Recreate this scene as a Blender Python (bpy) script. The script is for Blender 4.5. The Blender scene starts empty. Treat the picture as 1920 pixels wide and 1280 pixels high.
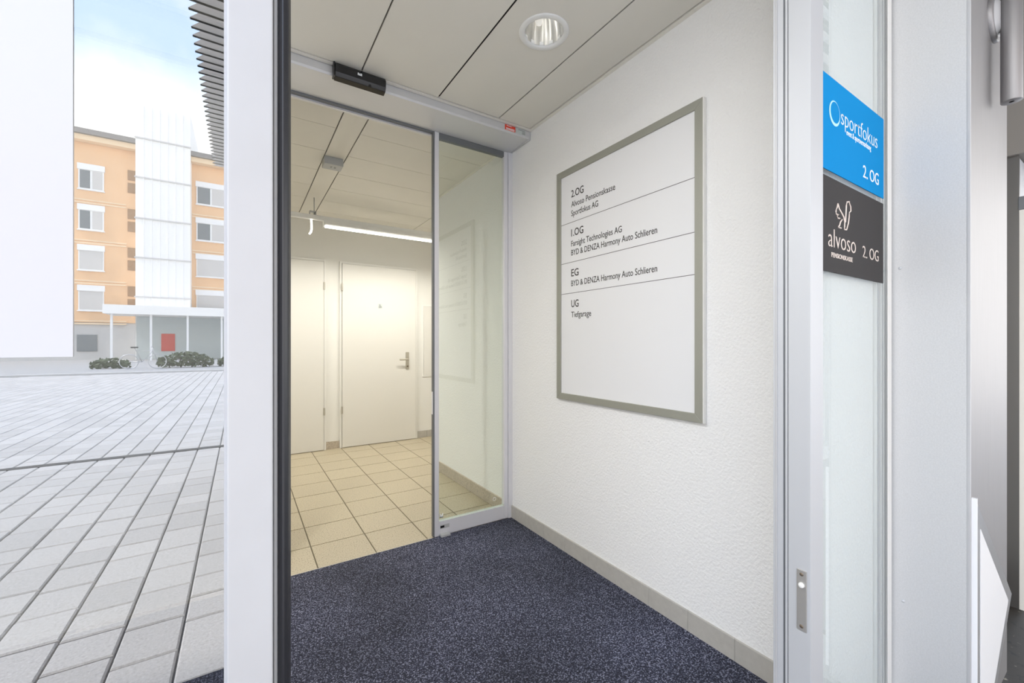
import bpy, bmesh, math, random
from mathutils import Vector
random.seed(7)
C = bpy.context.scene.collection
SC = bpy.context.scene

# ------------------------------------------------------------------ camera
F = 785.6; W = 1920.0
YAW = math.atan2(508.0, F)
cam_d = bpy.data.cameras.new('camera'); cam = bpy.data.objects.new('camera', cam_d); C.objects.link(cam)
cam.location = (0, 0, 1.2)
cam.rotation_euler = (math.pi/2, 0, -YAW)
cam_d.sensor_width = 36.0; cam_d.lens = 36.0*F/W
cam_d.shift_y = 3.0/W
cam_d.clip_start = 0.02; cam_d.clip_end = 400
SC.camera = cam

# ------------------------------------------------------------------ world
SKY_STRENGTH = 1.15
world = bpy.data.worlds.new('sky'); SC.world = world; world.use_nodes = True
wn = world.node_tree; wn.nodes.clear()
def wnode(t): return wn.nodes.new(t)
geo = wnode('ShaderNodeTexCoord'); sep = wnode('ShaderNodeSeparateXYZ')
wn.links.new(geo.outputs['Generated'], sep.inputs[0])
cl = wnode('ShaderNodeTexNoise'); cl.inputs['Scale'].default_value = 3.2; cl.inputs['Detail'].default_value = 7; cl.inputs['Roughness'].default_value = .55
wn.links.new(geo.outputs['Generated'], cl.inputs['Vector'])
ma = wnode('ShaderNodeMath'); ma.operation = 'MULTIPLY_ADD'; ma.inputs[1].default_value = .34; ma.inputs[2].default_value = -.17
wn.links.new(cl.outputs['Fac'], ma.inputs[0])
ad = wnode('ShaderNodeMath'); ad.operation = 'ADD'
wn.links.new(sep.outputs['Z'], ad.inputs[0]); wn.links.new(ma.outputs[0], ad.inputs[1])
cm = wnode('ShaderNodeTexNoise'); cm.inputs['Scale'].default_value = 2.1; cm.inputs['Detail'].default_value = 8; cm.inputs['Roughness'].default_value = .6
wn.links.new(geo.outputs['Generated'], cm.inputs['Vector'])
cr = wnode('ShaderNodeMapRange'); cr.inputs[1].default_value = .50; cr.inputs[2].default_value = .66; cr.inputs[3].default_value = .12; cr.inputs[4].default_value = .95
wn.links.new(cm.outputs['Fac'], cr.inputs[0])
rmp = wnode('ShaderNodeValToRGB')
e = rmp.color_ramp.elements
e[0].position = .36; e[0].color = (1.0, 1.0, 1.0, 1)
e[1].position = .47; e[1].color = (.46, .64, .95, 1)
x = rmp.color_ramp.elements.new(.40); x.color = (.80, .90, 1.0, 1)
x = rmp.color_ramp.elements.new(.75); x.color = (.38, .56, .92, 1)
wn.links.new(ad.outputs[0], rmp.inputs[0])
bg = wnode('ShaderNodeBackground'); bg.inputs['Strength'].default_value = SKY_STRENGTH
cx_ = wnode('ShaderNodeMix'); cx_.data_type = 'RGBA'; cx_.inputs['B'].default_value = (1.0, .985, .96, 1)
wn.links.new(cr.outputs[0], cx_.inputs['Factor']); wn.links.new(rmp.outputs[0], cx_.inputs['A'])
wn.links.new(cx_.outputs['Result'], bg.inputs[0])
wo = wnode('ShaderNodeOutputWorld'); wn.links.new(bg.outputs[0], wo.inputs[0])

sd = bpy.data.lights.new('sun', 'SUN'); sd.energy = 2.0; sd.angle = math.radians(2.0); sd.color = (1, .965, .91)
sun = bpy.data.objects.new('sun', sd); C.objects.link(sun)
sun.rotation_euler = Vector((0.85, -0.125, -0.95)).to_track_quat('-Z', 'Y').to_euler()

SC.view_settings.view_transform = 'Standard'; SC.view_settings.look = 'None'
SC.view_settings.gamma = 1.0; SC.view_settings.use_curve_mapping = False
SC.view_settings.exposure = 1.6

# ------------------------------------------------------------------ materials
MATS = {}
def _new(name):
    m = bpy.data.materials.new(name); m.use_nodes = True; MATS[name] = m
    nt = m.node_tree; b = nt.nodes['Principled BSDF']
    return m, nt, b
def lin(c):
    return tuple(((v/255.0)/12.92 if v/255.0 <= .04045 else ((v/255.0+.055)/1.055)**2.4) for v in c)
def plain(name, rgb, rough=.5, metal=0.0, spec=.5, bump=0, bscale=200, var=0.0, vscale=6.0, detail=3, coord='Object', stretch=None, coat=0):
    m, nt, b = _new(name)
    col = tuple(rgb)+(1,)
    b.inputs['Base Color'].default_value = col
    b.inputs['Roughness'].default_value = rough; b.inputs['Metallic'].default_value = metal
    b.inputs['Specular IOR Level'].default_value = spec
    if coat: b.inputs['Coat Weight'].default_value = coat; b.inputs['Coat Roughness'].default_value = .05
    if bump or var:
        g = nt.nodes.new('ShaderNodeNewGeometry')
        vec = g.outputs['Position']
        if stretch:
            mp = nt.nodes.new('ShaderNodeMapping'); mp.inputs['Scale'].default_value = stretch
            nt.links.new(vec, mp.inputs[0]); vec = mp.outputs[0]
    if bump:
        n = nt.nodes.new('ShaderNodeTexNoise'); n.inputs['Scale'].default_value = bscale; n.inputs['Detail'].default_value = detail
        nt.links.new(vec, n.inputs['Vector'])
        bp = nt.nodes.new('ShaderNodeBump'); bp.inputs['Strength'].default_value = bump; bp.inputs['Distance'].default_value = .004
        nt.links.new(n.outputs['Fac'], bp.inputs['Height']); nt.links.new(bp.outputs[0], b.inputs['Normal'])
    if var:
        n2 = nt.nodes.new('ShaderNodeTexNoise'); n2.inputs['Scale'].default_value = vscale; n2.inputs['Detail'].default_value = 4
        nt.links.new(vec, n2.inputs['Vector'])
        mr = nt.nodes.new('ShaderNodeMapRange'); mr.inputs[1].default_value = .3; mr.inputs[2].default_value = .7
        mr.inputs[3].default_value = 1-var; mr.inputs[4].default_value = 1+var
        nt.links.new(n2.outputs['Fac'], mr.inputs[0])
        mx = nt.nodes.new('ShaderNodeVectorMath'); mx.operation = 'SCALE'; mx.inputs[0].default_value = rgb
        nt.links.new(mr.outputs[0], mx.inputs['Scale']); nt.links.new(mx.outputs[0], b.inputs['Base Color'])
    return m
def emit(name, rgb, s):
    m, nt, b = _new(name)
    b.inputs['Base Color'].default_value = tuple(rgb)+(1,)
    b.inputs['Emission Color'].default_value = tuple(rgb)+(1,); b.inputs['Emission Strength'].default_value = s
    return m
def glass(name, refl, tint=(1, 1, 1), rough=0.0, fres=1.5):
    m = bpy.data.materials.new(name); m.use_nodes = True; MATS[name] = m
    nt = m.node_tree; nt.nodes.clear()
    o = nt.nodes.new('ShaderNodeOutputMaterial'); mx = nt.nodes.new('ShaderNodeMixShader')
    t = nt.nodes.new('ShaderNodeBsdfTransparent'); t.inputs[0].default_value = tuple(tint)+(1,)
    g = nt.nodes.new('ShaderNodeBsdfGlossy'); g.inputs['Roughness'].default_value = rough; g.inputs[0].default_value = (1, 1, 1, 1)
    fr = nt.nodes.new('ShaderNodeFresnel'); fr.inputs[0].default_value = fres
    a = nt.nodes.new('ShaderNodeMath'); a.operation = 'ADD'; a.use_clamp = True; a.inputs[1].default_value = refl
    ge = nt.nodes.new('ShaderNodeNewGeometry'); iv = nt.nodes.new('ShaderNodeMath'); iv.operation = 'SUBTRACT'; iv.inputs[0].default_value = 1.0
    nt.links.new(ge.outputs['Backfacing'], iv.inputs[1])
    ml = nt.nodes.new('ShaderNodeMath'); ml.operation = 'MULTIPLY'
    nt.links.new(fr.outputs[0], a.inputs[0]); nt.links.new(a.outputs[0], ml.inputs[0]); nt.links.new(iv.outputs[0], ml.inputs[1]); nt.links.new(ml.outputs[0], mx.inputs[0])
    nt.links.new(t.outputs[0], mx.inputs[1]); nt.links.new(g.outputs[0], mx.inputs[2]); nt.links.new(mx.outputs[0], o.inputs[0])
    return m
def speckle(name, base, dark, light, scale, rough=.5, amt=.5, bump=0.0, spread=(.33, .46, .56, .68), rand=0.0, blotch=0.0, bscale=1.4):
    m, nt, b = _new(name); b.inputs['Roughness'].default_value = rough
    g = nt.nodes.new('ShaderNodeNewGeometry')
    n = nt.nodes.new('ShaderNodeTexNoise'); n.inputs['Scale'].default_value = scale; n.inputs['Detail'].default_value = 2; n.inputs['Roughness'].default_value = .6
    nt.links.new(g.outputs['Position'], n.inputs['Vector'])
    r = nt.nodes.new('ShaderNodeValToRGB'); el = r.color_ramp.elements
    el[0].position = spread[0]; el[0].color = tuple(dark)+(1,)
    el[1].position = spread[3]; el[1].color = tuple(light)+(1,)
    for p in spread[1:3]:
        q = r.color_ramp.elements.new(p); q.color = tuple(base)+(1,)
    nt.links.new(n.outputs['Fac'], r.inputs[0])
    out = r.outputs[0]
    if rand or blotch:
        mr = nt.nodes.new('ShaderNodeMapRange')
        if rand:
            oi = nt.nodes.new('ShaderNodeObjectInfo'); ge = nt.nodes.new('ShaderNodeNewGeometry')
            s = nt.nodes.new('ShaderNodeMath'); s.operation = 'ADD'
            nt.links.new(oi.outputs['Random'], s.inputs[0]); nt.links.new(ge.outputs['Random Per Island'], s.inputs[1])
            fr = nt.nodes.new('ShaderNodeMath'); fr.operation = 'FRACT'; nt.links.new(s.outputs[0], fr.inputs[0])
            nt.links.new(fr.outputs[0], mr.inputs[0]); k = rand
        else:
            nb = nt.nodes.new('ShaderNodeTexNoise'); nb.inputs['Scale'].default_value = bscale; nb.inputs['Detail'].default_value = 5
            nt.links.new(g.outputs['Position'], nb.inputs['Vector']); nt.links.new(nb.outputs['Fac'], mr.inputs[0]); k = blotch
            mr.inputs[1].default_value = .35; mr.inputs[2].default_value = .65
        mr.inputs[3].default_value = 1-k; mr.inputs[4].default_value = 1+k
        vm = nt.nodes.new('ShaderNodeVectorMath'); vm.operation = 'SCALE'
        nt.links.new(out, vm.inputs[0]); nt.links.new(mr.outputs[0], vm.inputs['Scale']); out = vm.outputs[0]
    nt.links.new(out, b.inputs['Base Color'])
    if bump:
        bp = nt.nodes.new('ShaderNodeBump'); bp.inputs['Strength'].default_value = bump; bp.inputs['Distance'].default_value = .003
        nt.links.new(n.outputs['Fac'], bp.inputs['Height']); nt.links.new(bp.outputs[0], b.inputs['Normal'])
    return m

plain('stucco', (.87, .866, .855), .85, bump=.8, bscale=100, detail=2)
plain('wall_smooth', (.83, .82, .78), .8, bump=.1, bscale=120)
plain('door_white', (.79, .775, .73), .45)
plain('door_frame', (.84, .83, .79), .5)
plain('ceiling_panel', (.78, .755, .69), .55, var=.02, vscale=3)
plain('ceiling_trim', (.86, .83, .76), .5)
plain('joint_dark', (.05, .045, .04), .9)
plain('void', (.12, .12, .12), .9)
plain('aluminium', (.55, .56, .575), .55, metal=.3)
plain('aluminium_white', (.50, .50, .505), .5, metal=.15, var=.02, vscale=15)
plain('aluminium_lightened', (.76, .76, .79), .45, metal=.2)  # frame aluminium with its colour lightened to offset the dim interior
plain('aluminium_dark', (.20, .21, .22), .5, metal=.5)
plain('header_metal', (.68, .68, .69), .45, metal=.3)
plain('stainless', (.36, .35, .35), .55, metal=.9, bump=.05, bscale=60, stretch=(8, 8, .15), var=.04, vscale=40)
plain('pillar_coat', (.60, .60, .60), .5, metal=.2, var=.05, vscale=260)
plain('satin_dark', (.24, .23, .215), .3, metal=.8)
plain('soffit_brown', (.26, .24, .215), .6)
plain('rubber', (.015, .015, .018), .35)
plain('dark_gap', (.01, .01, .01), .9)
plain('frame_olive', (.36, .36, .31), .4, metal=.35)
plain('frame_side', (.82, .81, .78), .45)
plain('sign_white', (.82, .82, .83), .35)
plain('ink', (.045, .04, .035), .6)
plain('ink_line', (.10, .09, .085), .6)
plain('sign_blue', (.0, .25, .60), .85, spec=.15)
plain('sign_black', (.055, .052, .052), .85, spec=.2)
plain('white_print', (.9, .93, .95), .5)
plain('ring_print', (.45, .80, .93), .5)
plain('pink_print', (.86, .74, .66), .5)
plain('plastic_black', (.012, .012, .014), .25)
plain('plastic_grey', (.45, .46, .46), .5)
plain('red_sticker', (.80, .07, .035), .5)
plain('sticker_pale', (.62, .66, .64), .5)
plain('brass_steel', (.55, .52, .45), .35, metal=.8)
plain('plate_steel', (.58, .56, .52), .4, metal=.7)
plain('screw', (.20, .16, .12), .5, metal=.6)
plain('reflector', (.88, .88, .87), .22, metal=.9)
plain('lamp_white', (.85, .85, .83), .4)
emit('tube_glow', (1.0, .97, .9), 1.0)
emit('lens_glow', (1.0, .97, .88), 3.0)
emit('bulb_dim', (1, .97, .9), .12)
plain('poster_white', (.58, .58, .60), .3)
plain('plaque_grey', (.50, .50, .50), .3, metal=.6)
plain('plaque_white', (.88, .88, .89), .35)
glass('mirror_glass', .30, (.45, .46, .46))
glass('clear_glass', .11, (.95, .98, .955))
glass('side_glass', .05, (.93, .95, .95))
plain('skirting_grey', (.47, .45, .41), .45, var=.05, vscale=40)
speckle('skirting_speckle', (.52, .45, .36), (.22, .19, .16), (.66, .60, .50), 190, .4)
speckle('tile', (.49, .425, .30), (.16, .13, .085), (.60, .54, .42), 150, .28, rand=.045, spread=(.34, .42, .58, .70))
plain('grout', (.16, .135, .09), .9)
speckle('mat_fibre', (.024, .027, .050), (.004, .004, .010), (.26, .27, .36), 180, .95, bump=1.0, spread=(.36, .46, .52, .68), blotch=.35)
speckle('paver', (.57, .555, .535), (.49, .475, .46), (.64, .625, .605), 90, .75, rand=.09, bump=.3)
plain('paver_joint', (.28, .28, .28), .9)
plain('asphalt', (.42, .42, .42), .85, var=.06, vscale=2)
speckle('dark_stone', (.035, .03, .024), (.012, .011, .01), (.40, .36, .28), 28, .55, spread=(.3, .42, .66, .78))
plain('drain', (.09, .09, .09), .6, metal=.4)
plain('roof_mass', (.55, .55, .54), .8)
plain('canopy_sheet', (.72, .69, .66), .6)
plain('render_orange', (.84, .54, .31), .85, var=.04, vscale=.6)
plain('band_cream', (.86, .66, .44), .8)
plain('render_grey', (.60, .59, .58), .85)
plain('cladding_white', (.92, .915, .90), .5)
plain('shutter_white', (.88, .88, .88), .5)
plain('blind_grey', (.62, .60, .58), .6)
plain('window_dark', (.16, .18, .20), .15)
plain('brown_panel', (.35, .20, .10), .6)
plain('roof_edge', (.25, .23, .22), .6)
plain('leaf', (.075, .095, .045), .7)
plain('bark', (.10, .08, .06), .9)
plain('bike_metal', (.55, .56, .58), .4, metal=.6)
plain('tyre', (.03, .03, .03), .8)
plain('red_paint', (.65, .08, .06), .5)
plain('pane_light', (.55, .60, .60), .2)

# ------------------------------------------------------------------ helpers
def link(name, me, mat, parent=None, smooth=False):
    o = bpy.data.objects.new(name, me); C.objects.link(o)
    if mat and not me.materials: me.materials.append(MATS[mat])
    if parent is not None: o.parent = parent
    if smooth:
        for p in me.polygons: p.use_smooth = True
    return o
def tag(o, label, cat, group=None, kind=None):
    o['label'] = label; o['category'] = cat
    if group: o['group'] = group
    if kind: o['kind'] = kind
    return o
def thing(name, label, cat, group=None, kind=None, loc=(0, 0, 0)):
    o = bpy.data.objects.new(name, None); C.objects.link(o); o.location = loc
    o.empty_display_size = .1
    return tag(o, label, cat, group, kind)
def part(o, label): o['label'] = label; return o
def bm_mesh(bm, name):
    me = bpy.data.meshes.new(name); bm.to_mesh(me); bm.free(); me.update(); return me
def add_box(bm, x0, x1, y0, y1, z0, z1, bev=0):
    vs = [bm.verts.new(p) for p in ((x0,y0,z0),(x1,y0,z0),(x1,y1,z0),(x0,y1,z0),(x0,y0,z1),(x1,y0,z1),(x1,y1,z1),(x0,y1,z1))]
    fs = [bm.faces.new([vs[i] for i in f]) for f in ((3,2,1,0),(4,5,6,7),(0,1,5,4),(1,2,6,5),(2,3,7,6),(3,0,4,7))]
    if bev:
        es = list({ed for f in fs for ed in f.edges})
        bmesh.ops.bevel(bm, geom=es, offset=bev, segments=2, affect='EDGES', profile=.5)
def box(name, x0, x1, y0, y1, z0, z1, mat, parent=None, bev=0):
    off = parent_off(parent)
    bm = bmesh.new(); add_box(bm, x0-off.x, x1-off.x, y0-off.y, y1-off.y, z0-off.z, z1-off.z, bev)
    return link(name, bm_mesh(bm, name), mat, parent)
def parent_off(p):
    v = Vector((0, 0, 0))
    while p is not None: v += p.location; p = p.parent
    return v
def boxes(name, lst, mat, parent=None, bev=0):
    off = parent_off(parent); bm = bmesh.new()
    for (a, b, c, d, e_, f) in lst: add_box(bm, a-off.x, b-off.x, c-off.y, d-off.y, e_-off.z, f-off.z, bev)
    return link(name, bm_mesh(bm, name), mat, parent)
def prism(name, pts, axis, a0, a1, mat, parent=None, bev=0):
    """polygon pts in the plane normal to axis, extruded from a0 to a1"""
    off = parent_off(parent); bm = bmesh.new()
    def P(p, a):
        q = {'x': (a, p[0], p[1]), 'y': (p[0], a, p[1]), 'z': (p[0], p[1], a)}[axis]
        return (q[0]-off.x, q[1]-off.y, q[2]-off.z)
    lo = [bm.verts.new(P(p, a0)) for p in pts]; hi = [bm.verts.new(P(p, a1)) for p in pts]
    bm.faces.new(lo); bm.faces.new(hi[::-1]); n = len(pts)
    for i in range(n): bm.faces.new((lo[i], hi[i], hi[(i+1) % n], lo[(i+1) % n]))
    bmesh.ops.recalc_face_normals(bm, faces=bm.faces[:])
    if bev: bmesh.ops.bevel(bm, geom=bm.edges[:], offset=bev, segments=2, affect='EDGES', profile=.5)
    return link(name, bm_mesh(bm, name), mat, parent)
def lathe(name, prof, centre, axis, mat, parent=None, n=40, smooth=True, r_fn=None):
    """prof: list of (radius, along axis)"""
    off = parent_off(parent); c = Vector(centre)-off; bm = bmesh.new(); rings = []
    for (r, a) in prof:
        ring = []
        for i in range(n):
            t = 2*math.pi*i/n; rr = r if r_fn is None else r_fn(r, t)
            u, v = rr*math.cos(t), rr*math.sin(t)
            q = {'x': (a, u, v), 'y': (u, a, v), 'z': (u, v, a)}[axis]
            ring.append(bm.verts.new(c+Vector(q)))
        rings.append(ring)
    for A, B in zip(rings, rings[1:]):
        for i in range(n): bm.faces.new((A[i], A[(i+1) % n], B[(i+1) % n], B[i]))
    if prof[0][0] > 1e-6: pass
    bmesh.ops.remove_doubles(bm, verts=bm.verts[:], dist=1e-6)
    bmesh.ops.recalc_face_normals(bm, faces=bm.faces[:])
    o = link(name, bm_mesh(bm, name), mat, parent, smooth)
    return o
def tube(name, pts, r, mat, parent=None, closed=False, n=8):
    """round bar through points"""
    off = parent_off(parent); bm = bmesh.new(); rings = []; P = [Vector(p)-off for p in pts]; m = len(P)
    for i in range(m):
        a = P[i-1] if (i > 0 or closed) else P[i]; b = P[(i+1) % m] if (i < m-1 or closed) else P[i]
        t = (b-a).normalized(); up = Vector((0, 0, 1)) if abs(t.z) < .9 else Vector((0, 1, 0))
        s = t.cross(up).normalized(); w = s.cross(t)
        rings.append([bm.verts.new(P[i]+r*(math.cos(2*math.pi*k/n)*s+math.sin(2*math.pi*k/n)*w)) for k in range(n)])
    for i in range(m if closed else m-1):
        A, B = rings[i], rings[(i+1) % m]
        for k in range(n): bm.faces.new((A[k], A[(k+1) % n], B[(k+1) % n], B[k]))
    if not closed: bm.faces.new(rings[0][::-1]); bm.faces.new(rings[-1])
    bmesh.ops.recalc_face_normals(bm, faces=bm.faces[:])
    return link(name, bm_mesh(bm, name), mat, parent, True)
def text(name, s, width, cap, place, mat, parent, thin=0.0, depth=.0006):
    """lettering as mesh; place maps (along, up, out) in metres to world; width/cap are the size wanted"""
    cu = bpy.data.curves.new('txt', 'FONT'); cu.body = s; cu.size = 1.0; cu.offset = thin; cu.resolution_u = 3
    to = bpy.data.objects.new('txt', cu); C.objects.link(to)
    dg = bpy.context.evaluated_depsgraph_get(); me0 = bpy.data.meshes.new_from_object(to.evaluated_get(dg))
    bpy.data.objects.remove(to); bpy.data.curves.remove(cu)
    xs = [v.co.x for v in me0.vertices]; x0, x1 = min(xs), max(xs)
    sx = width/(x1-x0); sy = cap/.682
    off = parent_off(parent); bm = bmesh.new(); bm.from_mesh(me0); bpy.data.meshes.remove(me0)
    r = bmesh.ops.extrude_face_region(bm, geom=bm.faces[:])
    top = [g for g in r['geom'] if isinstance(g, bmesh.types.BMVert)]; ts = set(top)
    for v in bm.verts:
        v.co = Vector(place((v.co.x-x0)*sx, v.co.y*sy, depth if v in ts else 0.0))-off
    bmesh.ops.recalc_face_normals(bm, faces=bm.faces[:])
    return link(name, bm_mesh(bm, name), mat, parent)
def copies(src, locs):
    out = []
    for l in locs:
        c = src.copy(); C.objects.link(c); c.location = l; out.append(c)
    return out

XW = 1.567     # right wall face
YG = .478      # outer glazing plane
YI = 2.43      # inner door plane
ZC = 2.562     # ceiling
YB = 5.11      # lobby back wall

# ------------------------------------------------------------------ setting: walls
wr = box('wall_right', XW, XW+.2, .57, 3.75, -.02, 3.0, 'stucco')
tag(wr, 'white rough stucco wall to the right of the dark mat', 'wall', kind='structure')
wb = box('wall_back', -2.6, 3.8, YB, YB+.2, 0, 3.0, 'wall_smooth')
tag(wb, 'cream painted wall behind the white doors at the end of the tiled lobby', 'wall', kind='structure')
wl = box('wall_left', -1.55, -1.35, .52, YI, 0, 3.0, 'stucco')
tag(wl, 'white wall on the left of the entrance porch behind the glass', 'wall', kind='structure')
box('wall_lobby_left', -2.8, -2.6, YI-.2, YB+.2, 0, 3.0, 'wall_smooth'); tag(bpy.data.objects['wall_lobby_left'], 'cream wall closing the lobby on its left', 'wall', kind='structure')
box('wall_lobby_right', 3.6, 3.8, 3.75, YB, 0, 3.0, 'wall_smooth'); tag(bpy.data.objects['wall_lobby_right'], 'cream wall closing the lobby on its right', 'wall', kind='structure')
box('wall_lobby_front', XW+.2, 3.8, 3.55, 3.75, 0, 3.0, 'wall_smooth'); tag(bpy.data.objects['wall_lobby_front'], 'cream wall turning the corner out of the lobby', 'wall', kind='structure')
box('wall_inner_left', -2.6, .12, YI+.035, YI+.1, 0, 3.0, 'wall_smooth'); tag(bpy.data.objects['wall_inner_left'], 'cream wall beside the inner doorway', 'wall', kind='structure')

# ------------------------------------------------------------------ floor of the lobby
fl = box('floor', -2.6, 3.6, 2.425, YB, -.06, -.003, 'grout'); tag(fl, 'beige speckled tile floor of the lobby', 'floor', kind='structure')
xs = [.345-.309*k for k in range(3, 0, -1)]+[.345, .653, .961, 1.266, 1.583, 1.893, 2.20, 2.51]
ys = [2.432, 2.722, 3.018, 3.322, 3.63, 3.935, 4.24, 4.548, 4.855, YB]
g = .0032
for i in range(len(xs)-1):
    for j in range(len(ys)-1):
        if xs[i] > XW-.1 and ys[j] < 3.6: continue
        x1 = min(xs[i+1], XW) if ys[j+1] < 3.8 else xs[i+1]
        if x1-xs[i] < .02: continue
        box('tile', xs[i]+g, x1-g, ys[j]+g, ys[j+1]-g, -.02, 0, 'tile', fl, .0012)
box('threshold_strip', -1.3, .99, 2.424, 2.434, -.01, .0015, 'skirting_grey', fl)

# ------------------------------------------------------------------ mat
mt = box('entrance_mat', -1.35, XW-.008, YG+.03, 2.424, -.02, .004, 'mat_fibre')
tag(mt, 'dark navy speckled entrance mat filling the porch floor', 'mat')
mo = box('outdoor_mat', -1.35, 1.75, -.915, YG+.026, -.02, .004, 'mat_fibre')
tag(mo, 'dark navy mat outside the door, seen mirrored low in the glass', 'mat')

# ------------------------------------------------------------------ skirtings
sk = thing('baseboard_right', 'grey tile skirting along the foot of the stucco wall', 'skirting', kind='structure')
jy = [.56, .667, .868, 1.065, 1.264, 1.463, 1.655, 1.853, 2.052, 2.25, 2.425]
for a, b in zip(jy, jy[1:]):
    box('tile', XW-.009, XW+.002, a+.0012, b-.0012, -.005, .087, 'skirting_grey', sk, .001)
boxes('grout_line', [(XW-.007, XW, .56, 2.425, -.005, .085)], 'skirting_grey', sk)
sk2 = thing('baseboard_lobby', 'speckled stone skirting of the lobby wall seen through the inner glass', 'skirting', kind='structure')
for a, b in ((2.47, 2.72), (2.72, 3.02), (3.02, 3.32), (3.32, 3.63), (3.63, 3.75)):
    box('tile', XW-.012, XW+.002, a+.001, b-.001, 0, .092, 'skirting_speckle', sk2, .001)
sk3 = thing('baseboard_back', 'speckled tile skirting between and beside the white doors', 'skirting', kind='structure')
for a, b in ((.792, .945), (1.862, 2.0), (2.0, 2.3), (2.3, 2.6)):
    box('tile', a+.001, b-.001, YB-.012, YB+.002, 0, .085, 'skirting_speckle' if a < 1 else 'skirting_grey', sk3, .001)

# ------------------------------------------------------------------ ceiling
ce = boxes('ceiling', [(-2.6, -.62, .52, YB, ZC+.012, ZC+.03), (-.38, 1.0, .52, YB, ZC+.012, ZC+.03), (1.232, 3.6, .52, YB, ZC+.012, ZC+.03)]+[(a, b, c, d, ZC+.012, ZC+.03) for a, b in ((-.62, -.38), (1.0, 1.232)) for c, d in ((.52, 1.352), (1.584, YB))], 'joint_dark'); tag(ce, 'suspended ceiling of cream metal panels with dark joints', 'ceiling', kind='structure')
px_ = [-1.33, -.735, -.322, .092, .507, .918, 1.312, 1.544]
hole = (1.116, 1.468, .086)
def panel_with_hole(x0, x1, y0, y1):
    bm = bmesh.new(); cx, cy, r = hole; n = 48
    inner_lo, inner_hi, outer_lo = [], [], []
    for i in range(n):
        t = 2*math.pi*i/n; c, s = math.cos(t), math.sin(t)
        kx = ((x1-cx)/c if c > 1e-9 else (x0-cx)/c if c < -1e-9 else 1e9); ky = ((y1-cy)/s if s > 1e-9 else (y0-cy)/s if s < -1e-9 else 1e9)
        k = min(kx, ky)
        outer_lo.append(bm.verts.new((cx+k*c, cy+k*s, ZC))); inner_lo.append(bm.verts.new((cx+r*c, cy+r*s, ZC))); inner_hi.append(bm.verts.new((cx+r*c, cy+r*s, ZC+.03)))
    for i in range(n):
        j = (i+1) % n
        bm.faces.new((outer_lo[i], outer_lo[j], inner_lo[j], inner_lo[i])); bm.faces.new((inner_lo[i], inner_lo[j], inner_hi[j], inner_hi[i]))
    cs = [bm.verts.new(p) for p in ((x0, y0, ZC), (x1, y0, ZC), (x1, y1, ZC), (x0, y1, ZC))]
    for v in cs:   # fill the corners
        nb = sorted(outer_lo, key=lambda q: (q.co-v.co).length)
        a = [q for q in nb if abs(q.co.x-v.co.x) < 1e-6][:1]; b = [q for q in nb if abs(q.co.y-v.co.y) < 1e-6][:1]
        if a and b: bm.faces.new((v, a[0], b[0]))
    bmesh.ops.recalc_face_normals(bm, faces=bm.faces[:])
    return link('panel', bm_mesh(bm, 'panel'), 'ceiling_panel', ce)
jg = .0035
for a, b in zip(px_, px_[1:]):
    if a < hole[0] < b: panel_with_hole(a+jg, b-jg, .56, 2.173)
    elif a < -.5 < b:
        keep = hole; hole = (-.5, keep[1], keep[2]); panel_with_hole(a+jg, b-jg, .56, 2.173); hole = keep
    else: box('panel', a+jg, b-jg, .56, 2.173, ZC, ZC+.012, 'ceiling_panel', ce)
t1 = boxes('trim_1', [(XW-.02, XW, .56, 2.2, ZC-.004, ZC+.012), (-1.33, XW-.02, 2.18, 2.2, ZC-.004, ZC+.012)], 'ceiling_trim')
tag(t1, 'cream angle trim where the porch ceiling meets the walls', 'trim', kind='structure')
# lobby: a strip along the middle, cross panels either side
ly = [2.46, 2.835, 3.215, 3.595, 3.968, 4.34, 4.72, YB]
box('strip_panel', .512, .648, 2.46, YB, ZC, ZC+.012, 'ceiling_panel', ce)
for a, b in zip(ly, ly[1:]):
    box('panel', -.75, .512-.007, a+.002, b-.002, ZC, ZC+.012, 'ceiling_panel', ce)
    x1 = XW-.02 if b < 3.6 else 1.735
    box('panel', .648+.007, x1, a+.002, b-.002, ZC, ZC+.012, 'ceiling_panel', ce)
    if b > 3.65: box('panel', 1.742, 3.59, max(a, 3.75)+.002, b-.002, ZC, ZC+.012, 'ceiling_panel', ce)
    box('panel', -2.59, -.757, a+.002, b-.002, ZC, ZC+.012, 'ceiling_panel', ce)
t2 = boxes('trim_2', [(XW-.02, XW, 2.46, 3.75, ZC-.004, ZC+.012)], 'ceiling_trim'); tag(t2, 'cream angle trim along the lobby wall seen through the inner glass', 'trim', kind='structure')

# building mass over the rooms
bl = boxes('wall_upper', [(-14, 12, .56, 12, 2.75, 10.5), (-14, 12, .50, .56, 2.56, 10.5)], 'roof_mass'); tag(bl, 'upper storeys of the building above the entrance', 'wall', kind='structure')
bo = box('wall_outer', -14, -1.36, .50, .62, -.02, 2.6, 'render_grey'); tag(bo, 'grey outer wall left of the entrance', 'wall', kind='structure')
bo = box('wall_outer_right', 3.85, 12, .9, 1.1, -.02, 2.6, 'render_grey'); tag(bo, 'grey outer wall right of the entrance', 'wall', kind='structure')

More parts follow.
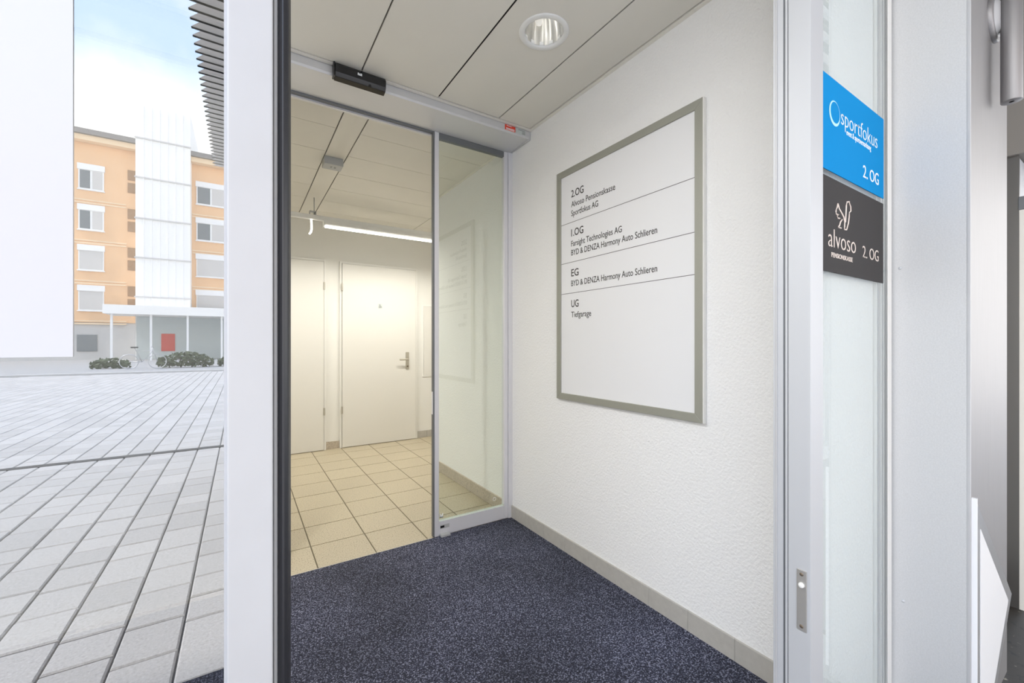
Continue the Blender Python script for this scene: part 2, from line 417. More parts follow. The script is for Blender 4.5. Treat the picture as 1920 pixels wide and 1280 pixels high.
# ------------------------------------------------------------------ directory sign
ds = thing('directory_sign', 'large white tenant directory board in a grey metal frame on the stucco wall', 'sign', loc=(XW, 1.45, .878))
ya, yb_, za, zb_ = .992, 1.915, .878, 2.184
fw = .036; xo = XW-.019
def frame_bar(p):
    prism('frame_bar', p, 'x', xo, XW-.001, 'frame_olive', ds, .0015)
frame_bar([(ya, zb_), (yb_, zb_), (yb_-fw, zb_-fw), (ya+fw, zb_-fw)])
frame_bar([(ya, za), (yb_, za), (yb_-fw, za+fw), (ya+fw, za+fw)])
frame_bar([(ya, za), (ya+fw, za+fw), (ya+fw, zb_-fw), (ya, zb_)])
frame_bar([(yb_, za), (yb_-fw, za+fw), (yb_-fw, zb_-fw), (yb_, zb_)])
boxes('side_edge', [(xo+.001, XW-.001, ya-.004, ya, za, zb_)], 'frame_side', ds)
box('panel', XW-.012, XW-.002, ya+.03, yb_-.03, za+.03, zb_-.03, 'sign_white', ds)
xp = XW-.0121
for z in (1.876, 1.653, 1.480):
    box('separator_line', xp-.0006, xp, ya+fw, yb_-fw, z-.0012, z+.0012, 'ink_line', ds)
def dplace(y0, z0): return lambda a, u, o: (xp-o, y0-a, z0+u)
for s, w, cap, z, m in (('2.OG', .100, .039, 2.015, 'ink'), ('Alvoso Pensionskasse', .328, .031, 1.960, 'ink'), ('Sportfokus AG', .210, .031, 1.910, 'ink'),
                  ('1.OG', .098, .039, 1.797, 'ink'), ('Farsight Technologies AG', .371, .031, 1.7405, 'ink'), ('BYD & DENZA Harmony Auto Schlieren', .577, .031, 1.690, 'ink'),
                  ('EG', .060, .039, 1.573, 'ink'), ('BYD & DENZA Harmony Auto Schlieren', .577, .031, 1.5185, 'ink'),
                  ('UG', .060, .039, 1.401, 'ink'), ('Tiefgarage', .158, .031, 1.344, 'ink')):
    text('lettering', s, w, cap, dplace(1.792, z), m, ds, thin=.003 if cap < .035 else 0.008)

# ------------------------------------------------------------------ inner door header, sensor, stickers
hd = thing('door_operator', 'long grey metal door operator housing under the ceiling over the inner doorway', 'door operator', loc=(0, 2.3, 2.5))
prism('housing', [(2.203, ZC-.002), (2.203, 2.522), (2.209, 2.512), (2.432, 2.506), (2.432, ZC-.002)], 'x', -1.34, XW-.012, 'header_metal', hd, .001)
box('end_cap', XW-.0118, XW-.002, 2.201, 2.436, 2.504, ZC-.003, 'header_metal', hd, .002)
box('slot', -1.34, 1.50, 2.433, 2.455, 2.497, ZC-.003, 'aluminium_dark', hd)
box('track', -1.34, 1.50, 2.456, 2.475, 2.488, ZC-.003, 'header_metal', hd)
ms = thing('motion_sensor', 'black motion sensor bar on the operator housing above the inner doorway', 'sensor', loc=(.5, 2.2, 2.53))
prism('body', [(2.202, 2.563), (2.170, 2.561), (2.158, 2.545), (2.160, 2.512), (2.170, 2.494), (2.202, 2.488)], 'x', .382, .626, 'plastic_black', ms, .002)
box('end_plate', .374, .3815, 2.162, 2.202, 2.492, 2.560, 'plastic_black', ms, .0015)
lw = bmesh.new()
for k, (a, b) in enumerate(((.485, .491), (.493, .498), (.500, .506))): add_box(lw, a-.5, b-.5, 2.1565-2.2, 2.1585-2.2, 2.530-2.53, 2.5365+(.003 if k != 1 else .001)-2.53)
add_box(lw, .485-.5, .506-.5, 2.1565-2.2, 2.1585-2.2, 2.528-2.53, 2.531-2.53)
link('logo', bm_mesh(lw, 'logo'), 'white_print', ms)
prism('lens', [(.54, 2.497), (.552, 2.493), (.548, 2.503)], 'y', 2.160, 2.168, 'dark_gap', ms)
s1 = box('warning_sticker', 1.372, 1.449, 2.2013, 2.2025, 2.524, 2.556, 'red_sticker'); tag(s1, 'red warning sticker at the right end of the door operator housing', 'sticker')
boxes('print', [(1.380, 1.442, 2.2007, 2.2013, 2.5335, 2.5375), (1.380, 1.442, 2.2007, 2.2013, 2.527, 2.5305), (1.384, 1.42, 2.2007, 2.2013, 2.549, 2.552)], 'white_print', s1)
s2 = box('type_sticker', 1.452, 1.527, 2.2013, 2.2025, 2.524, 2.555, 'sticker_pale'); tag(s2, 'pale printed sticker beside the red one on the door operator', 'sticker')
boxes('print', [(1.47, 1.52, 2.2007, 2.2013, 2.547, 2.549), (1.50, 1.522, 2.2007, 2.2013, 2.540, 2.542), (1.50, 1.522, 2.2007, 2.2013, 2.533, 2.535), (1.50, 1.522, 2.2007, 2.2013, 2.528, 2.530)], 'aluminium_dark', s2)

# ------------------------------------------------------------------ inner glass leaf
d4 = thing('door_1', 'glass sliding door leaf with slim aluminium frame at the inner doorway', 'door', kind='structure', loc=(1.28, YI, 0))
box('stile', 1.003, 1.030, YI-.004, YI+.03, .004, 2.505, 'aluminium_lightened', d4, .001)
box('seal', .994, 1.003, YI+.002, YI+.028, .004, 2.505, 'aluminium_dark', d4)
box('stile', 1.506, 1.535, YI-.004, YI+.03, .004, 2.505, 'aluminium_lightened', d4, .001)
box('rail', 1.030, 1.506, YI-.002, YI+.028, .004, .092, 'aluminium_lightened', d4, .001)
boxes('bead', [(1.030, 1.506, YI-.003, YI+.006, .092, .104)], 'clear_glass', d4)
box('rail', 1.030, 1.506, YI, YI+.028, 2.470, 2.505, 'aluminium_dark', d4, .001)
box('pane', 1.030, 1.506, YI+.010, YI+.018, .092, 2.470, 'clear_glass', d4)
box('floor_guide', 1.035, 1.095, YI-.035, YI-.004, .004, .018, 'plastic_grey', d4, .002)
box('maker_label', 1.038, 1.10, YI-.0028, YI-.002, .045, .068, 'plastic_grey', d4)
box('maker_logo', 1.040, 1.066, YI-.0034, YI-.0028, .050, .063, 'plastic_black', d4)
boxes('glass_mark', [(1.040, 1.046, YI+.0092, YI+.010, .108, .135), (1.048, 1.054, YI+.0092, YI+.010, .108, .128), (1.057, 1.063, YI+.0092, YI+.010, .108, .135), (1.040, 1.063, YI+.0092, YI+.010, .108, .116)], 'white_print', d4)
tube('quality_mark', [(1.436+.011*math.cos(t*.5236), YI+.0095, .148+.011*math.sin(t*.5236)) for t in range(12)], .0014, 'white_print', d4, True, 4)
box('pull_plate', .9915, .9945, YI+.006, YI+.022, .76, .90, 'sign_white', d4)
jb = boxes('trim_3', [(1.537, XW-.0005, YI-.012, YI+.034, 0, 2.505)], 'aluminium_lightened', bev=.001); tag(jb, 'aluminium upright fixed to the wall beside the inner glass', 'trim', kind='structure')

# ------------------------------------------------------------------ doors at the back
def back_door(name, label, x0, x1, hinge_x, flip, wc):
    d = thing(name, label, 'door', kind='structure', loc=((x0+x1)/2, YB, 0))
    z1 = 2.113; fy = YB-.03
    boxes('door_frame', [(x0-.022, x0, fy+.004, YB+.002, 0, z1+.022), (x1, x1+.022, fy+.004, YB+.002, 0, z1+.022), (x0, x1, fy+.004, YB+.002, z1, z1+.022)], 'door_frame', d, .002)
    box('leaf', x0+.003, x1-.003, fy-.008, YB-.001, .006, z1-.003, 'door_white', d, .003)
    for z in (1.84, .435):
        h = box('hinge', hinge_x-.009, hinge_x+.009, fy-.018, fy-.006, z-.042, z+.042, 'brass_steel', d, .003)
    return d
d2 = back_door('door_2', 'white flush door with wheelchair symbol and lever handle in the lobby', .968, 1.847, .968, False, True)
ft = YB-.038
hp = prism('handle_plate', [(1.716, .88), (1.748, .88), (1.753, .885), (1.753, 1.083), (1.748, 1.088), (1.716, 1.088), (1.711, 1.083), (1.711, .885)], 'y', ft-.008, ft, 'brass_steel', d2)
lv = tube('lever', [(1.732, ft-.004, 1.0), (1.732, ft-.05, 1.0), (1.715, ft-.055, 1.0), (1.62, ft-.052, 1.0)], .0095, 'brass_steel', hp)
lathe('key_cylinder', [(0, -.012), (.010, -.012), (.010, 0)], (1.732, ft-.008, .915), 'y', 'screw', hp, 16)
ws = box('wheelchair_sign', 1.378, 1.424, ft-.0025, ft, 1.615, 1.668, 'sticker_pale', d2); part(ws, 'small square wheelchair symbol')
yy = ft-.0035
tube('wheelchair_symbol', [(1.398+.011*math.cos(a), yy, 1.634+.011*math.sin(a)) for a in [math.radians(q) for q in range(150, 400, 25)]], .0016, 'ink', ws, n=4)
tube('wheelchair_symbol', [(1.396, yy, 1.655), (1.397, yy, 1.638), (1.408, yy, 1.638), (1.413, yy, 1.626)], .002, 'ink', ws, n=4)
lathe('wheelchair_symbol', [(0, -.001), (.0035, -.001), (.0035, .001)], (1.396, yy, 1.660), 'y', 'ink', ws, 12)
d3 = back_door('door_3', 'plain white flush door at the left end of the lobby wall', -.13, .780, .780, True, False)
ht = thing('service_hatch', 'shallow cream service hatch with fine border beside the wheelchair door', 'hatch', loc=(2.4, YB, .77))
boxes('hatch_frame', [(1.945, 1.957, YB-.008, YB+.001, .77, 1.682), (2.8, 2.812, YB-.008, YB+.001, .77, 1.682), (1.957, 2.8, YB-.008, YB+.001, 1.670, 1.682), (1.957, 2.8, YB-.008, YB+.001, .77, .782)], 'door_frame', ht, .001)
box('hatch_panel', 1.960, 2.797, YB-.005, YB+.001, .785, 1.667, 'door_white', ht)

# ------------------------------------------------------------------ lamps
def add_area(name, loc, rot, sx, sy, power, col, parent=None):
    l = bpy.data.lights.new(name, 'AREA'); l.shape = 'RECTANGLE'; l.size = sx; l.size_y = sy; l.energy = power; l.color = col; l.spread = math.radians(160)
    o = bpy.data.objects.new(name, l); C.objects.link(o)
    o.location = Vector(loc)-parent_off(parent); o.rotation_euler = rot
    if parent is not None: o.parent = parent
    return o
rl = thing('lamp_rail', 'long white lamp rail hung just below the lobby ceiling', 'rail', loc=(.56, 4.3, 2.36))
box('rail', -1.6, 3.2, 4.285, 4.325, 2.357, 2.398, 'lamp_white', rl, .002)
tube('hanger', [(.575, 4.305, 2.398), (.575, 4.305, ZC)], .004, 'plastic_grey', rl)
boxes('hanger_clip', [(.535, .540, 4.28, 4.33, 2.398, 2.428), (.585, .590, 4.28, 4.33, 2.398, 2.428), (.535, .590, 4.28, 4.33, 2.426, 2.431)], 'aluminium', rl)
def lamp(name, label, x0, x1):
    lm = thing(name, label, 'lamp', 'linear lamps on the rail', loc=((x0+x1)/2, 4.3, 2.30))
    prism('housing', [(4.272, 2.3565), (4.267, 2.325), (4.277, 2.312), (4.333, 2.312), (4.343, 2.325), (4.338, 2.3565)], 'x', x0, x1, 'lamp_white', lm, .002)
    box('diffuser', x0+.01, x1-.01, 4.274, 4.336, 2.302, 2.3117, 'lens_glow', lm, .003)
    box('end_cap', x0-.006, x0-.0005, 4.268, 4.342, 2.304, 2.3565, 'lamp_white', lm)
    add_area('lamp_light', ((x0+x1)/2, 4.305, 2.298), (0, 0, 0), x1-x0, .055, 7.5, (1, .965, .885), lm)
    return lm
lamp('linear_lamp', 'glowing white linear lamp on the rail above the wheelchair door', .660, 2.2)
lamp('linear_lamp', 'added linear lamp brightening the lobby, unseen on the left stretch of the rail', -1.3, .28)  # extra lamp out of sight, added to lift the lobby light
gt = tube('glass_rod', [(.551, 4.305, 2.356), (.553, 4.305, 2.31), (.553, 4.305, 2.26), (.546, 4.30, 2.235), (.534, 4.297, 2.215)], .009, 'tube_glow'); tag(gt, 'short bent glowing tube hanging from the lamp rail', 'lamp')
# downlight
dl = thing('downlight', 'round recessed downlight with white rim and ribbed mirror reflector', 'downlight', loc=(hole[0], hole[1], ZC))
lathe('rim', [(.082, .004), (.108, .004), (.110, -.001), (.106, -.005), (.090, -.006), (.084, -.003), (.084, .02)], (hole[0], hole[1], ZC), 'z', 'lamp_white', dl, 48)
lathe('reflector', [(.0835, .002), (.083, .05), (.072, .10), (.045, .13), (.0, .135)], (hole[0], hole[1], ZC), 'z', 'reflector', dl, 48, True, lambda r, t: r*(1+.035*math.cos(12*t)))
lathe('bulb', [(0, .012), (.014, .016), (.018, .03), (.018, .09), (0, .10)], (hole[0]-.02, hole[1]+.01, ZC+.02), 'z', 'bulb_dim', dl, 16)
dll = bpy.data.lights.new('downlight_light', 'AREA'); dll.shape = 'DISK'; dll.size = .05; dll.energy = .02; dll.color = (1, .98, .95)
dlo = bpy.data.objects.new('downlight_light', dll); C.objects.link(dlo); dlo.parent = dl; dlo.location = (0, 0, .118)
dl_fill = thing('downlight', 'added fill downlight in the porch ceiling, unseen, left of the ribbed one', 'downlight', loc=(-.5, hole[1], ZC))  # off-frame lamp added to brighten the porch
for ch in list(dl.children):
    c = ch.copy(); C.objects.link(c); c.parent = dl_fill
    if c.type == 'LIGHT': c.data = dll.copy(); c.data.energy = 10; c.data.size = .12; c.location.z = .01
# small grey box on the lobby ceiling
sb = thing('detector_box', 'small grey box mounted on the lobby ceiling strip', 'detector', loc=(.57, 3.34, ZC))
box('body', .507, .637, 3.288, 3.398, 2.506, ZC, 'plastic_grey', sb, .003)
boxes('vent_slot', [(.555+k*.026, .567+k*.026, 3.33, 3.334, 2.5052, 2.5065) for k in range(2)]+[(.555+k*.026, .567+k*.026, 3.345, 3.349, 2.5052, 2.5065) for k in range(2)], 'plastic_black', sb)

# ------------------------------------------------------------------ outer entrance: left leaf
d1 = thing('door_4', 'tall reflecting glass door leaf with white aluminium stile in the foreground', 'door', kind='structure', loc=(-.6, YG, 0))
box('stile', -.0112, .0262, YG-.008, YG+.032, .01, 2.55, 'aluminium_white', d1, .0015)
box('groove', .0262, .0274, YG+.002, YG+.03, .01, 2.55, 'aluminium_dark', d1)
box('cover_strip', .0276, .0305, YG+.001, YG+.03, .01, 2.55, 'plastic_grey', d1)
rb = prism('rubber_seal', [(.0308, YG-.002), (.0352, YG-.006), (.0400, YG-.003), (.0428, YG+.004), (.0428, YG+.022), (.040, YG+.028), (.0308, YG+.03)], 'z', .01, 2.55, 'rubber', d1, .0012)
box('bead', -.0135, -.0112, YG-.002, YG+.024, .01, 2.55, 'aluminium', d1)
box('pane', -1.30, -.0135, YG, YG+.008, .06, 2.50, 'mirror_glass', d1)
box('stile', -1.345, -1.30, YG-.008, YG+.032, .01, 2.55, 'aluminium_white', d1, .0015)
box('rail', -1.30, -.0113, YG-.006, YG+.03, 2.50, 2.55, 'aluminium_white', d1)
box('rail', -1.30, -.0113, YG-.006, YG+.03, .01, .06, 'aluminium_white', d1)
po = box('poster', -.62, -.114, YG-.0016, YG-.0002, 1.189, 2.03, 'poster_white'); tag(po, 'white poster sheet stuck on the reflecting glass at the left edge', 'poster')

# ------------------------------------------------------------------ outer entrance: right jamb and side pane
XJ = 1.20
j = thing('window_1', 'narrow glazed side light with aluminium jamb to the right of the doorway', 'window', kind='structure', loc=(1.5, YG, 0))
box('jamb', XJ, XJ+.072, .4758, .5275, 0, 2.56, 'aluminium', j, .0012)
box('groove', XJ+.004, XJ+.06, .5275, .5290, 0, 2.56, 'dark_gap', j)
box('jamb_strip', XJ, XJ+.06, .5290, .5345, 0, 2.56, 'aluminium', j, .0006)
box('groove', XJ+.005, XJ+.06, .5345, .5405, 0, 2.56, 'aluminium_dark', j)
box('jamb_strip', XJ+.003, XJ+.06, .5405, .5545, 0, 2.56, 'aluminium', j)
box('jamb_bead', XJ, XJ+.06, .5545, .5592, 0, 2.56, 'aluminium_white', j, .0006)
box('jamb_strip', XJ+.001, XJ+.06, .5592, .5640, 0, 2.56, 'aluminium', j)
box('pane', XJ+.0725, 1.795, YG+.004, YG+.010, .02, 2.54, 'side_glass', j)
for k, (a, b) in enumerate(((1.700, 1.706), (1.711, 1.717), (1.738, 1.745), (1.750, 1.757), (1.762, 1.770), (1.775, 1.783))):
    box('gasket_rib', a, b, YG+.012, YG+.05, .0, 2.56, 'aluminium_white' if k % 2 else 'frame_side', j)
box('gasket', 1.765, 1.800, YG+.002, YG+.0035, .0, 2.56, 'frame_side', j)
box('reveal_board', 1.285, 1.695, YG+.020, YG+.028, .0, 2.56, 'stucco', j)
sp_ = box('strike_plate', XJ-.003, XJ, .4838, .5062, .4685, .6225, 'plate_steel', j, .0008)
lathe('screw', [(0, -.0012), (.0042, -.0012), (.0046, 0)], (XJ-.003, .495, .612), 'x', 'screw', sp_, 14)
lathe('screw', [(0, -.0012), (.0042, -.0012), (.0046, 0)], (XJ-.003, .495, .480), 'x', 'screw', sp_, 14)
lathe('latch_button', [(0, -.006), (.005, -.006), (.0065, -.004), (.0065, 0)], (XJ-.003, .495, .585), 'x', 'frame_side', sp_, 18)

# signs on the side pane
ysf = YG+.0038
bs = thing('company_sign', 'blue sign with white sport company lettering, the upper one on the side pane', 'sign', 'signs on the side pane', loc=(1.5, YG, 1.66))
box('plate', 1.276, 1.7285, ysf-.0012, ysf, 1.662, 1.916, 'sign_blue', bs)
def gplace(x0, z0): return lambda a, u, o: (x0+a, ysf-.0013-o, z0+u)
rg = bmesh.new(); nn = 48; A, B = [], []
for i in range(nn):
    t = 2*math.pi*i/nn
    A.append(rg.verts.new((1.3555+.035*math.cos(t)-1.5, ysf-.0018-YG, 1.8238+.034*math.sin(t)-1.66)))
    B.append(rg.verts.new((1.3585+.0295*math.cos(t)-1.5, ysf-.0018-YG, 1.8268+.0285*math.sin(t)-1.66)))
for i in range(nn): rg.faces.new((A[i], A[(i+1) % nn], B[(i+1) % nn], B[i]))
bmesh.ops.recalc_face_normals(rg, faces=rg.faces[:])
link('logo_ring', bm_mesh(rg, 'logo_ring'), 'ring_print', bs)
text('lettering', 'sportfokus', .274, .046, gplace(1.398, 1.8075), 'white_print', bs, thin=-.012)
text('lettering', 'event & sportvermarktung', .184, .016, gplace(1.4345, 1.788), 'white_print', bs)
text('lettering', '2.', .036, .036, gplace(1.556, 1.695), 'white_print', bs); text('lettering', 'OG', .074, .036, gplace(1.609, 1.695), 'white_print', bs)
ks = thing('company_sign', 'dark grey sign with squirrel outline and pale lettering, the lower one on the side pane', 'sign', 'signs on the side pane', loc=(1.5, YG, 1.39))
box('plate', 1.2745, 1.725, ysf-.0012, ysf, 1.391, 1.645, 'sign_black', ks)
text('lettering', 'alvoso', .186, .050, gplace(1.315, 1.459), 'pink_print', ks, thin=-.010)
text('lettering', 'PENSIONSKASSE', .143, .0125, gplace(1.335, 1.4325), 'pink_print', ks)
text('lettering', '2.', .036, .035, gplace(1.552, 1.455), 'pink_print', ks, thin=-.006); text('lettering', 'OG', .075, .035, gplace(1.607, 1.455), 'pink_print', ks, thin=-.006)
yq = ysf-.0014
for pl in ([(1.3748, 1.5828), (1.3838, 1.5706), (1.401, 1.5609), (1.4150, 1.5523), (1.4209, 1.5389), (1.4195, 1.5254), (1.4200, 1.5185), (1.4340, 1.5195), (1.4464, 1.5389), (1.4528, 1.5600), (1.4540, 1.5720), (1.4633, 1.5766), (1.4633, 1.5897), (1.4516, 1.6020), (1.4385, 1.599), (1.4321, 1.5866), (1.4292, 1.5631), (1.4260, 1.5394)],
           [(1.3748, 1.5828), (1.3694, 1.5706), (1.3622, 1.5593), (1.3658, 1.5525), (1.3818, 1.553), (1.3706, 1.5482), (1.3766, 1.543), (1.3887, 1.5442)],
           [(1.4041, 1.5436), (1.3918, 1.534), (1.3857, 1.5230), (1.3746, 1.5186), (1.3979, 1.5185)]):
    tube('squirrel_outline', [(a, yq, b) for a, b in pl], .0021, 'pink_print', ks, n=5)

# ------------------------------------------------------------------ pillar, plaque, pull bar, niche
XC0, YC0, XC1 = 1.811, .304, 2.353
pi_ = thing('pillar', 'broad light grey metal clad pillar at the right of the entrance', 'pillar', kind='structure', loc=(2.08, .4, 0))
box('side_cladding', XC0, XC0+.02, YC0+.008, .56, -.02, 3.2, 'pillar_coat', pi_)
box('front_cladding', XC0+.006, XC1, YC0, YC0+.02, -.02, 3.2, 'stainless', pi_)
box('corner_bead', XC0-.0005, XC0+.0062, YC0-.0005, YC0+.0085, -.02, 3.2, 'aluminium_white', pi_, .002)
box('core', XC0+.021, XC1-.002, YC0+.021, .60, -.02, 3.2, 'aluminium', pi_)
lathe('rivet', [(0, -.002), (.004, -.002), (.005, 0)], (XC0, .462, 1.445), 'x', 'aluminium', pi_, 14)
lathe('rivet', [(0, -.002), (.004, -.002), (.005, 0)], (XC0, .455, .36), 'x', 'aluminium', pi_, 14)
tp = thing('arrow_plaque', 'white plaque pointing right with grey border low on the pillar', 'plaque', loc=(2.0, YC0, .03))
prism('plaque_plate', [(1.826, .735), (2.365, .285), (2.05, .012), (1.826, .012)], 'y', YC0-.010, YC0-.0005, 'plaque_grey', tp, .0012)
prism('plaque_face', [(1.868, .640), (2.29, .287), (1.965, .014), (1.868, .014)], 'y', YC0-.0116, YC0-.0102, 'plaque_white', tp)
box('plaque_edge', 1.817, 1.8255, YC0-.012, YC0-.0005, .012, .742, 'plaque_white', tp)
hb = thing('pull_bar', 'thick vertical stainless steel tube on a round mount at the top right', 'bar', loc=(2.10, .262, 2.3))
lathe('mount_disc', [(0, -.012), (.070, -.012), (.074, -.009), (.074, 0)], (2.105, YC0, 2.277), 'y', 'stainless', hb, 40)
lathe('weld_ring', [(0, -.021), (.046, -.021), (.058, -.012)], (2.105, YC0, 2.277), 'y', 'aluminium_white', hb, 30)
lathe('tube', [(.006, 0), (.0235, 0), (.0245, .002), (.0245, .9), (0, .9)], (2.105, .262, 1.985), 'z', 'stainless', hb, 32)
lathe('end_hole', [(0, .003), (.0065, .003), (.0065, .0)], (2.105, .262, 1.985), 'z', 'dark_gap', hb, 16)
# niche and next pier
pr = thing('pier', 'satin metal pier beyond the pillar at the right edge', 'pillar', kind='structure', loc=(3.2, .5, 0))
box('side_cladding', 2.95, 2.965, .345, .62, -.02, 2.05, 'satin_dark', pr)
box('front_cladding', 2.95, 3.8, .330, .345, -.02, 1.85, 'ceiling_trim', pr, .001)
box('corner_cap', 2.945, 2.99, .322, .348, 1.80, 1.86, 'aluminium_dark', pr, .003)
box('soffit_box', 2.93, 3.8, .10, .62, 2.05, 3.2, 'soffit_brown', pr)
box('core', 2.966, 3.8, .346, .9, -.02, 2.04, 'aluminium', pr)
nw = box('wall_niche', XC1-.05, 2.95, .60, .70, -.02, 3.2, 'render_grey'); tag(nw, 'grey wall at the back of the niche beside the pillar', 'wall', kind='structure')
nf = box('niche_floor', XC1-.3, 3.8, -.6, .62, -.04, -.001, 'dark_stone'); tag(nf, 'dark veined stone floor in the niche beside the pillar', 'floor', kind='structure')

# ------------------------------------------------------------------ canopy over the entrance
cn = thing('entrance_canopy', 'corrugated sheet canopy over the entrance, mirrored at the top of the glass', 'canopy', loc=(2, -2, 3.2))
bm = bmesh.new(); N = 240; prev = None
for k in range(N+1):
    yy_ = .45-(5.4*k/N); z = 3.24+(.035 if (k//2) % 2 else -.0)
    cur = [bm.verts.new((-.27-2+(.05 if (k//2) % 2 else 0), yy_+2, z-3.2)), bm.verts.new((6-2, yy_+2, z-3.2))]
    if prev: bm.faces.new((prev[0], prev[1], cur[1], cur[0]))
    prev = cur
r = bmesh.ops.solidify(bm, geom=bm.faces[:], thickness=.006)
link('corrugated_sheet', bm_mesh(bm, 'corrugated_sheet'), 'canopy_sheet', cn)
for y in (-1.2, -3.0, -4.8): box('beam', -.1, 6, y-.05, y+.05, 3.10, 3.235, 'canopy_sheet', cn)
box('support_post', 5.7, 5.8, -4.85, -4.75, -.02, 3.1, 'aluminium', cn)
box('support_post', 5.7, 5.8, -1.25, -1.15, -.02, 3.1, 'aluminium', cn)

# ------------------------------------------------------------------ paved forecourt
gr = box('ground', -16, 14, -21, YG+.02, -.10, -.021, 'paver_joint'); tag(gr, 'grey paved forecourt mirrored in the glass', 'ground', kind='structure')
def paver_verts(x0, x1, y0, y1):
    c = .006
    return [(x0, y0, -.02), (x1, y0, -.02), (x1, y1, -.02), (x0, y1, -.02), (x0, y0, -c), (x1, y0, -c), (x1, y1, -c), (x0, y1, -c),
            (x0+c, y0+c, 0), (x1-c, y0+c, 0), (x1-c, y1-c, 0), (x0+c, y1-c, 0)]
PF = [(0, 1, 5, 4), (1, 2, 6, 5), (2, 3, 7, 6), (3, 0, 4, 7), (4, 5, 9, 8), (5, 6, 10, 9), (6, 7, 11, 10), (7, 4, 8, 11), (8, 9, 10, 11)]
near, far = [], []
RW = .205
for i in range(-70, 66):
    x0 = i*RW; y = -.92-random.uniform(0, .15); first = True
    while y > -20.9:
        L = random.choice((.2, .25, .3))
        if y-L < -21: break
        if y > -4.93 and y-L < -5.03: pass
        q = (x0+.004, x0+RW-.004, y-L+.004, (y-.004) if not first else -.924); first = False
        yv = .956-(q[2]+q[3])/2; xr = ((q[0]+q[1])/2)/yv
        (near if (-.42 < xr < 0.02 and yv < 14) else far).append((yv, q)); y -= L
near.sort(); far += near[300:]; near = near[:300]
cache = {}
for yv, (a, b, c, d) in near:
    key = (round(b-a, 3), round(d-c, 3))
    if key not in cache:
        me = bpy.data.meshes.new('paver'); me.from_pydata(paver_verts(-(b-a)/2, (b-a)/2, -(d-c)/2, (d-c)/2), [], PF); me.materials.append(MATS['paver']); cache[key] = me
    o = bpy.data.objects.new('paver', cache[key]); C.objects.link(o); o.parent = gr; o.location = ((a+b)/2, (c+d)/2, random.uniform(-.002, .002))
V, Fs = [], []
for yv, q in far:
    k = len(V); V += paver_verts(*q); Fs += [tuple(k+t for t in f) for f in PF]
me = bpy.data.meshes.new('far_pavers'); me.from_pydata(V, [], Fs)
fp = link('far_pavers', me, 'paver', gr); fp['kind'] = 'stuff'
dr = box('drain_channel', -16, 5, -5.03, -4.93, -.02, .004, 'drain', gr)
rd = box('road', -60, 60, -60, -21, -.12, -.01, 'asphalt'); tag(rd, 'pale road and yard in front of the orange building', 'road', kind='structure')
kb = box('kerb', -60, 60, -21.3, -21.0, -.1, .06, 'render_grey'); tag(kb, 'pale kerb line along the far side of the forecourt', 'kerb', kind='structure')

# ------------------------------------------------------------------ the orange building opposite (seen in the glass)
YO = -41.0
ob = thing('apartment_building', 'orange rendered apartment block with white stair tower mirrored in the glass', 'building', loc=(-8, YO, 0))
box('wall', -24, -6.5, YO-12, YO, 2.7, 16.0, 'render_orange', ob)
box('wall', -3.3, 14, YO-12, YO, 2.7, 15.9, 'render_orange', ob)
box('plinth', -24, 14, YO-11.9, YO-.1, -.1, 2.7, 'render_grey', ob)
tw = box('stair_tower', -6.5, -3.3, YO-6, YO+1.2, 0, 18.9, 'cladding_white', ob)
for k in range(1, 7):
    x = -6.5+k*.457
    box('mullion', x-.03, x+.03, YO+1.2, YO+1.26, 3.2, 18.7, 'shutter_white', tw)
for z in (4.6, 7.5, 10.4, 13.4, 16.3): box('floor_band', -6.55, -3.25, YO+1.2, YO+1.29, z-.05, z+.05, 'render_grey', tw)
box('roof', -24.6, -6.2, YO-12.6, YO+.8, 16.0, 16.35, 'roof_edge', ob)
box('roof', -3.6, 14.6, YO-12.6, YO+.8, 15.9, 16.25, 'roof_edge', ob)
box('eave_board', -24.6, -6.51, YO+.02, YO+.6, 15.6, 15.98, 'band_cream', ob)
box('eave_board', -3.29, 14.6, YO+.02, YO+.6, 15.5, 15.88, 'band_cream', ob)
rows = [(12.25, 13.65), (9.35, 10.75), (6.45, 7.85), (3.55, 4.95)]
def window(x0, x1, z0, z1, closed):
    w = box('window', x0, x1, YO, YO+.08, z0, z1, 'shutter_white', ob)
    if closed: box('roller_blind', x0+.06, x1-.06, YO+.08, YO+.10, z0+.06, z1-.02, 'blind_grey', w)
    else:
        mx_ = (x0+x1)/2
        box('pane', x0+.08, mx_-.06, YO+.08, YO+.10, z0+.08, z1-.04, 'window_dark', w); box('pane', mx_+.06, x1-.08, YO+.08, YO+.10, z0+.08, z1-.04, 'blind_grey', w)
    box('shutter_box', x0-.05, x1+.05, YO, YO+.14, z1, z1+.42, 'shutter_white', w)
    box('sill', x0-.05, x1+.05, YO, YO+.16, z0-.07, z0, 'shutter_white', w)
for r_, (z0, z1) in enumerate(rows):
    for x0 in (-21.5, -17.5, -13.6, -9.75): window(x0, x0+1.34, z0, z1, r_ > 1)
    window(-3.0, -1.1, z0+.1, z1+.1, r_ > 1); window(2.2, 4.1, z0+.1, z1+.1, r_ == 1)
    for zz in (z0+.2, z0+1.15): box('stair_window', -7.12, -6.56, YO, YO+.05, zz, zz+.75, 'brown_panel', ob)
    for zz in (z0-.75, z0-.95):
        box('cornice', -24, -7.2, YO, YO+.05, zz-.05, zz+.05, 'band_cream', ob); box('cornice', -3.28, 14, YO, YO+.05, zz-.05, zz+.05, 'band_cream', ob)
box('cellar_window', -9.85, -8.8, YO-.1, YO-.03, .6, 1.8, 'window_dark', ob)
pc = box('porch_roof', -7.6, 4, YO+1.3, YO+4.5, 3.15, 3.75, 'cladding_white', ob)
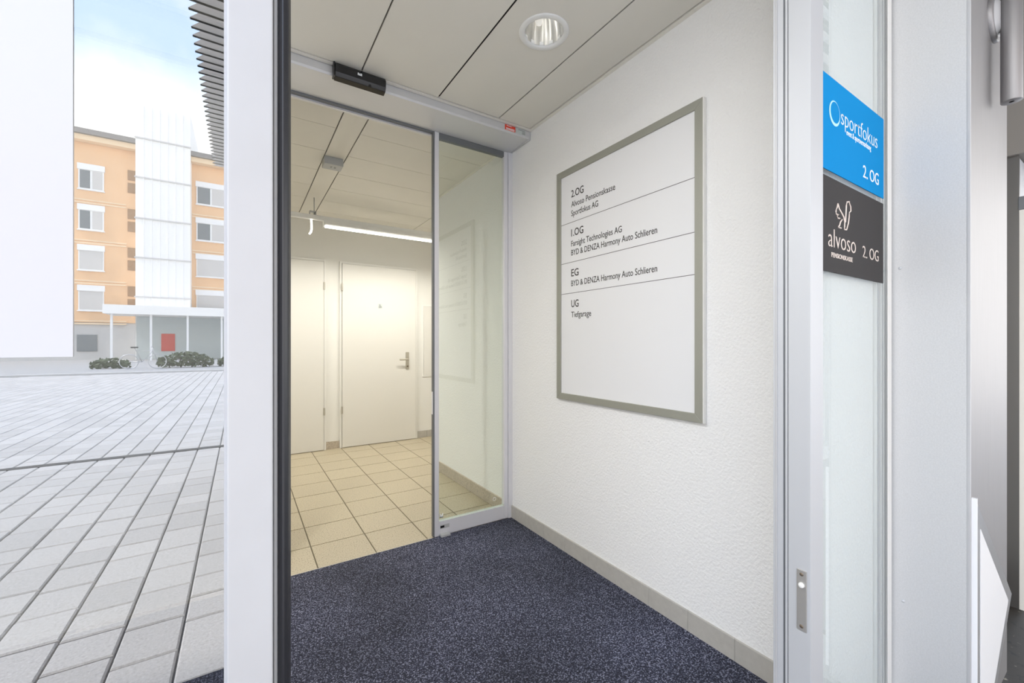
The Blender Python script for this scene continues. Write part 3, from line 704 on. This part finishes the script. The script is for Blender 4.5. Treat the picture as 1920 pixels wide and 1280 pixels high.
for x in (-7.2, -5.2, -3.2, -1.2, .8): box('porch_post', x-.06, x+.06, YO+4.2, YO+4.32, 0, 3.15, 'shutter_white', ob)
box('porch_glazing', -6.4, 2.5, YO+1.35, YO+1.45, 0, 3.14, 'pane_light', ob)
box('red_panel', -5.0, -4.2, YO+1.46, YO+1.5, .6, 1.9, 'red_paint', ob)
# hedge and bicycle
def hedge(name, label, cx, cy, lx, ly, h, n, seed):
    rr = random.Random(seed); t = thing(name, label, 'shrub', 'low shrubs across the forecourt', loc=(cx, cy, 0))
    V, Fs = [], []
    for _ in range(n):
        u = rr.uniform(-1, 1); p = Vector((u*lx, rr.uniform(-1, 1)*ly, rr.uniform(.1, 1)*h*(1-.5*u*u)))
        a = Vector((rr.uniform(-1, 1), rr.uniform(-1, 1), rr.uniform(-1, 1))).normalized()*.11; b = a.cross(Vector((rr.random(), rr.random(), rr.random()))).normalized()*.06
        k = len(V); V += [tuple(p-a), tuple(p+b), tuple(p+a), tuple(p-b)]; Fs.append((k, k+1, k+2, k+3))
    m = bpy.data.meshes.new('foliage'); m.from_pydata(V, [], Fs); o = link('foliage', m, 'leaf', t); o['kind'] = 'stuff'
    for q in (-.6, -.2, .2, .6): tube('stem', [(cx+q*lx, cy, 0), (cx+q*lx*1.05, cy, h*.6)], .025, 'bark', t)
hedge('shrub', 'loose green shrub beside the bicycle across the forecourt', -2.3, -25.5, 1.1, .4, .75, 500, 1)
hedge('shrub', 'low green shrub right of the loose one across the forecourt', -.05, -25.8, .95, .4, .6, 420, 2)
hedge('shrub', 'small thin shrub left of the bicycle across the forecourt', -5.2, -26, .7, .35, .5, 220, 3)
bk = thing('bicycle', 'parked bicycle with pale frame in front of the shrubs', 'bicycle', loc=(-3.8, -24.6, 0))
for x in (-4.3, -3.3):
    w = tube('wheel', [(x+.33*math.cos(t*math.pi/12), -24.6, .35+.33*math.sin(t*math.pi/12)) for t in range(24)], .018, 'bike_metal', bk, True, 6)
tube('frame', [(-4.3, -24.6, .35), (-3.85, -24.6, .33), (-3.45, -24.6, .85), (-4.05, -24.6, .85), (-3.85, -24.6, .33)], .02, 'bike_metal', bk)
tube('fork', [(-3.3, -24.6, .35), (-3.45, -24.6, .85), (-3.48, -24.6, 1.0)], .018, 'bike_metal', bk)
tube('handlebar', [(-3.48, -24.9, 1.02), (-3.48, -24.3, 1.02)], .015, 'bike_metal', bk)
tube('seat_post', [(-4.05, -24.6, .85), (-4.1, -24.6, .98)], .016, 'bike_metal', bk)
box('saddle', -4.24, -3.98, -24.67, -24.53, .97, 1.03, 'tyre', bk, .02)
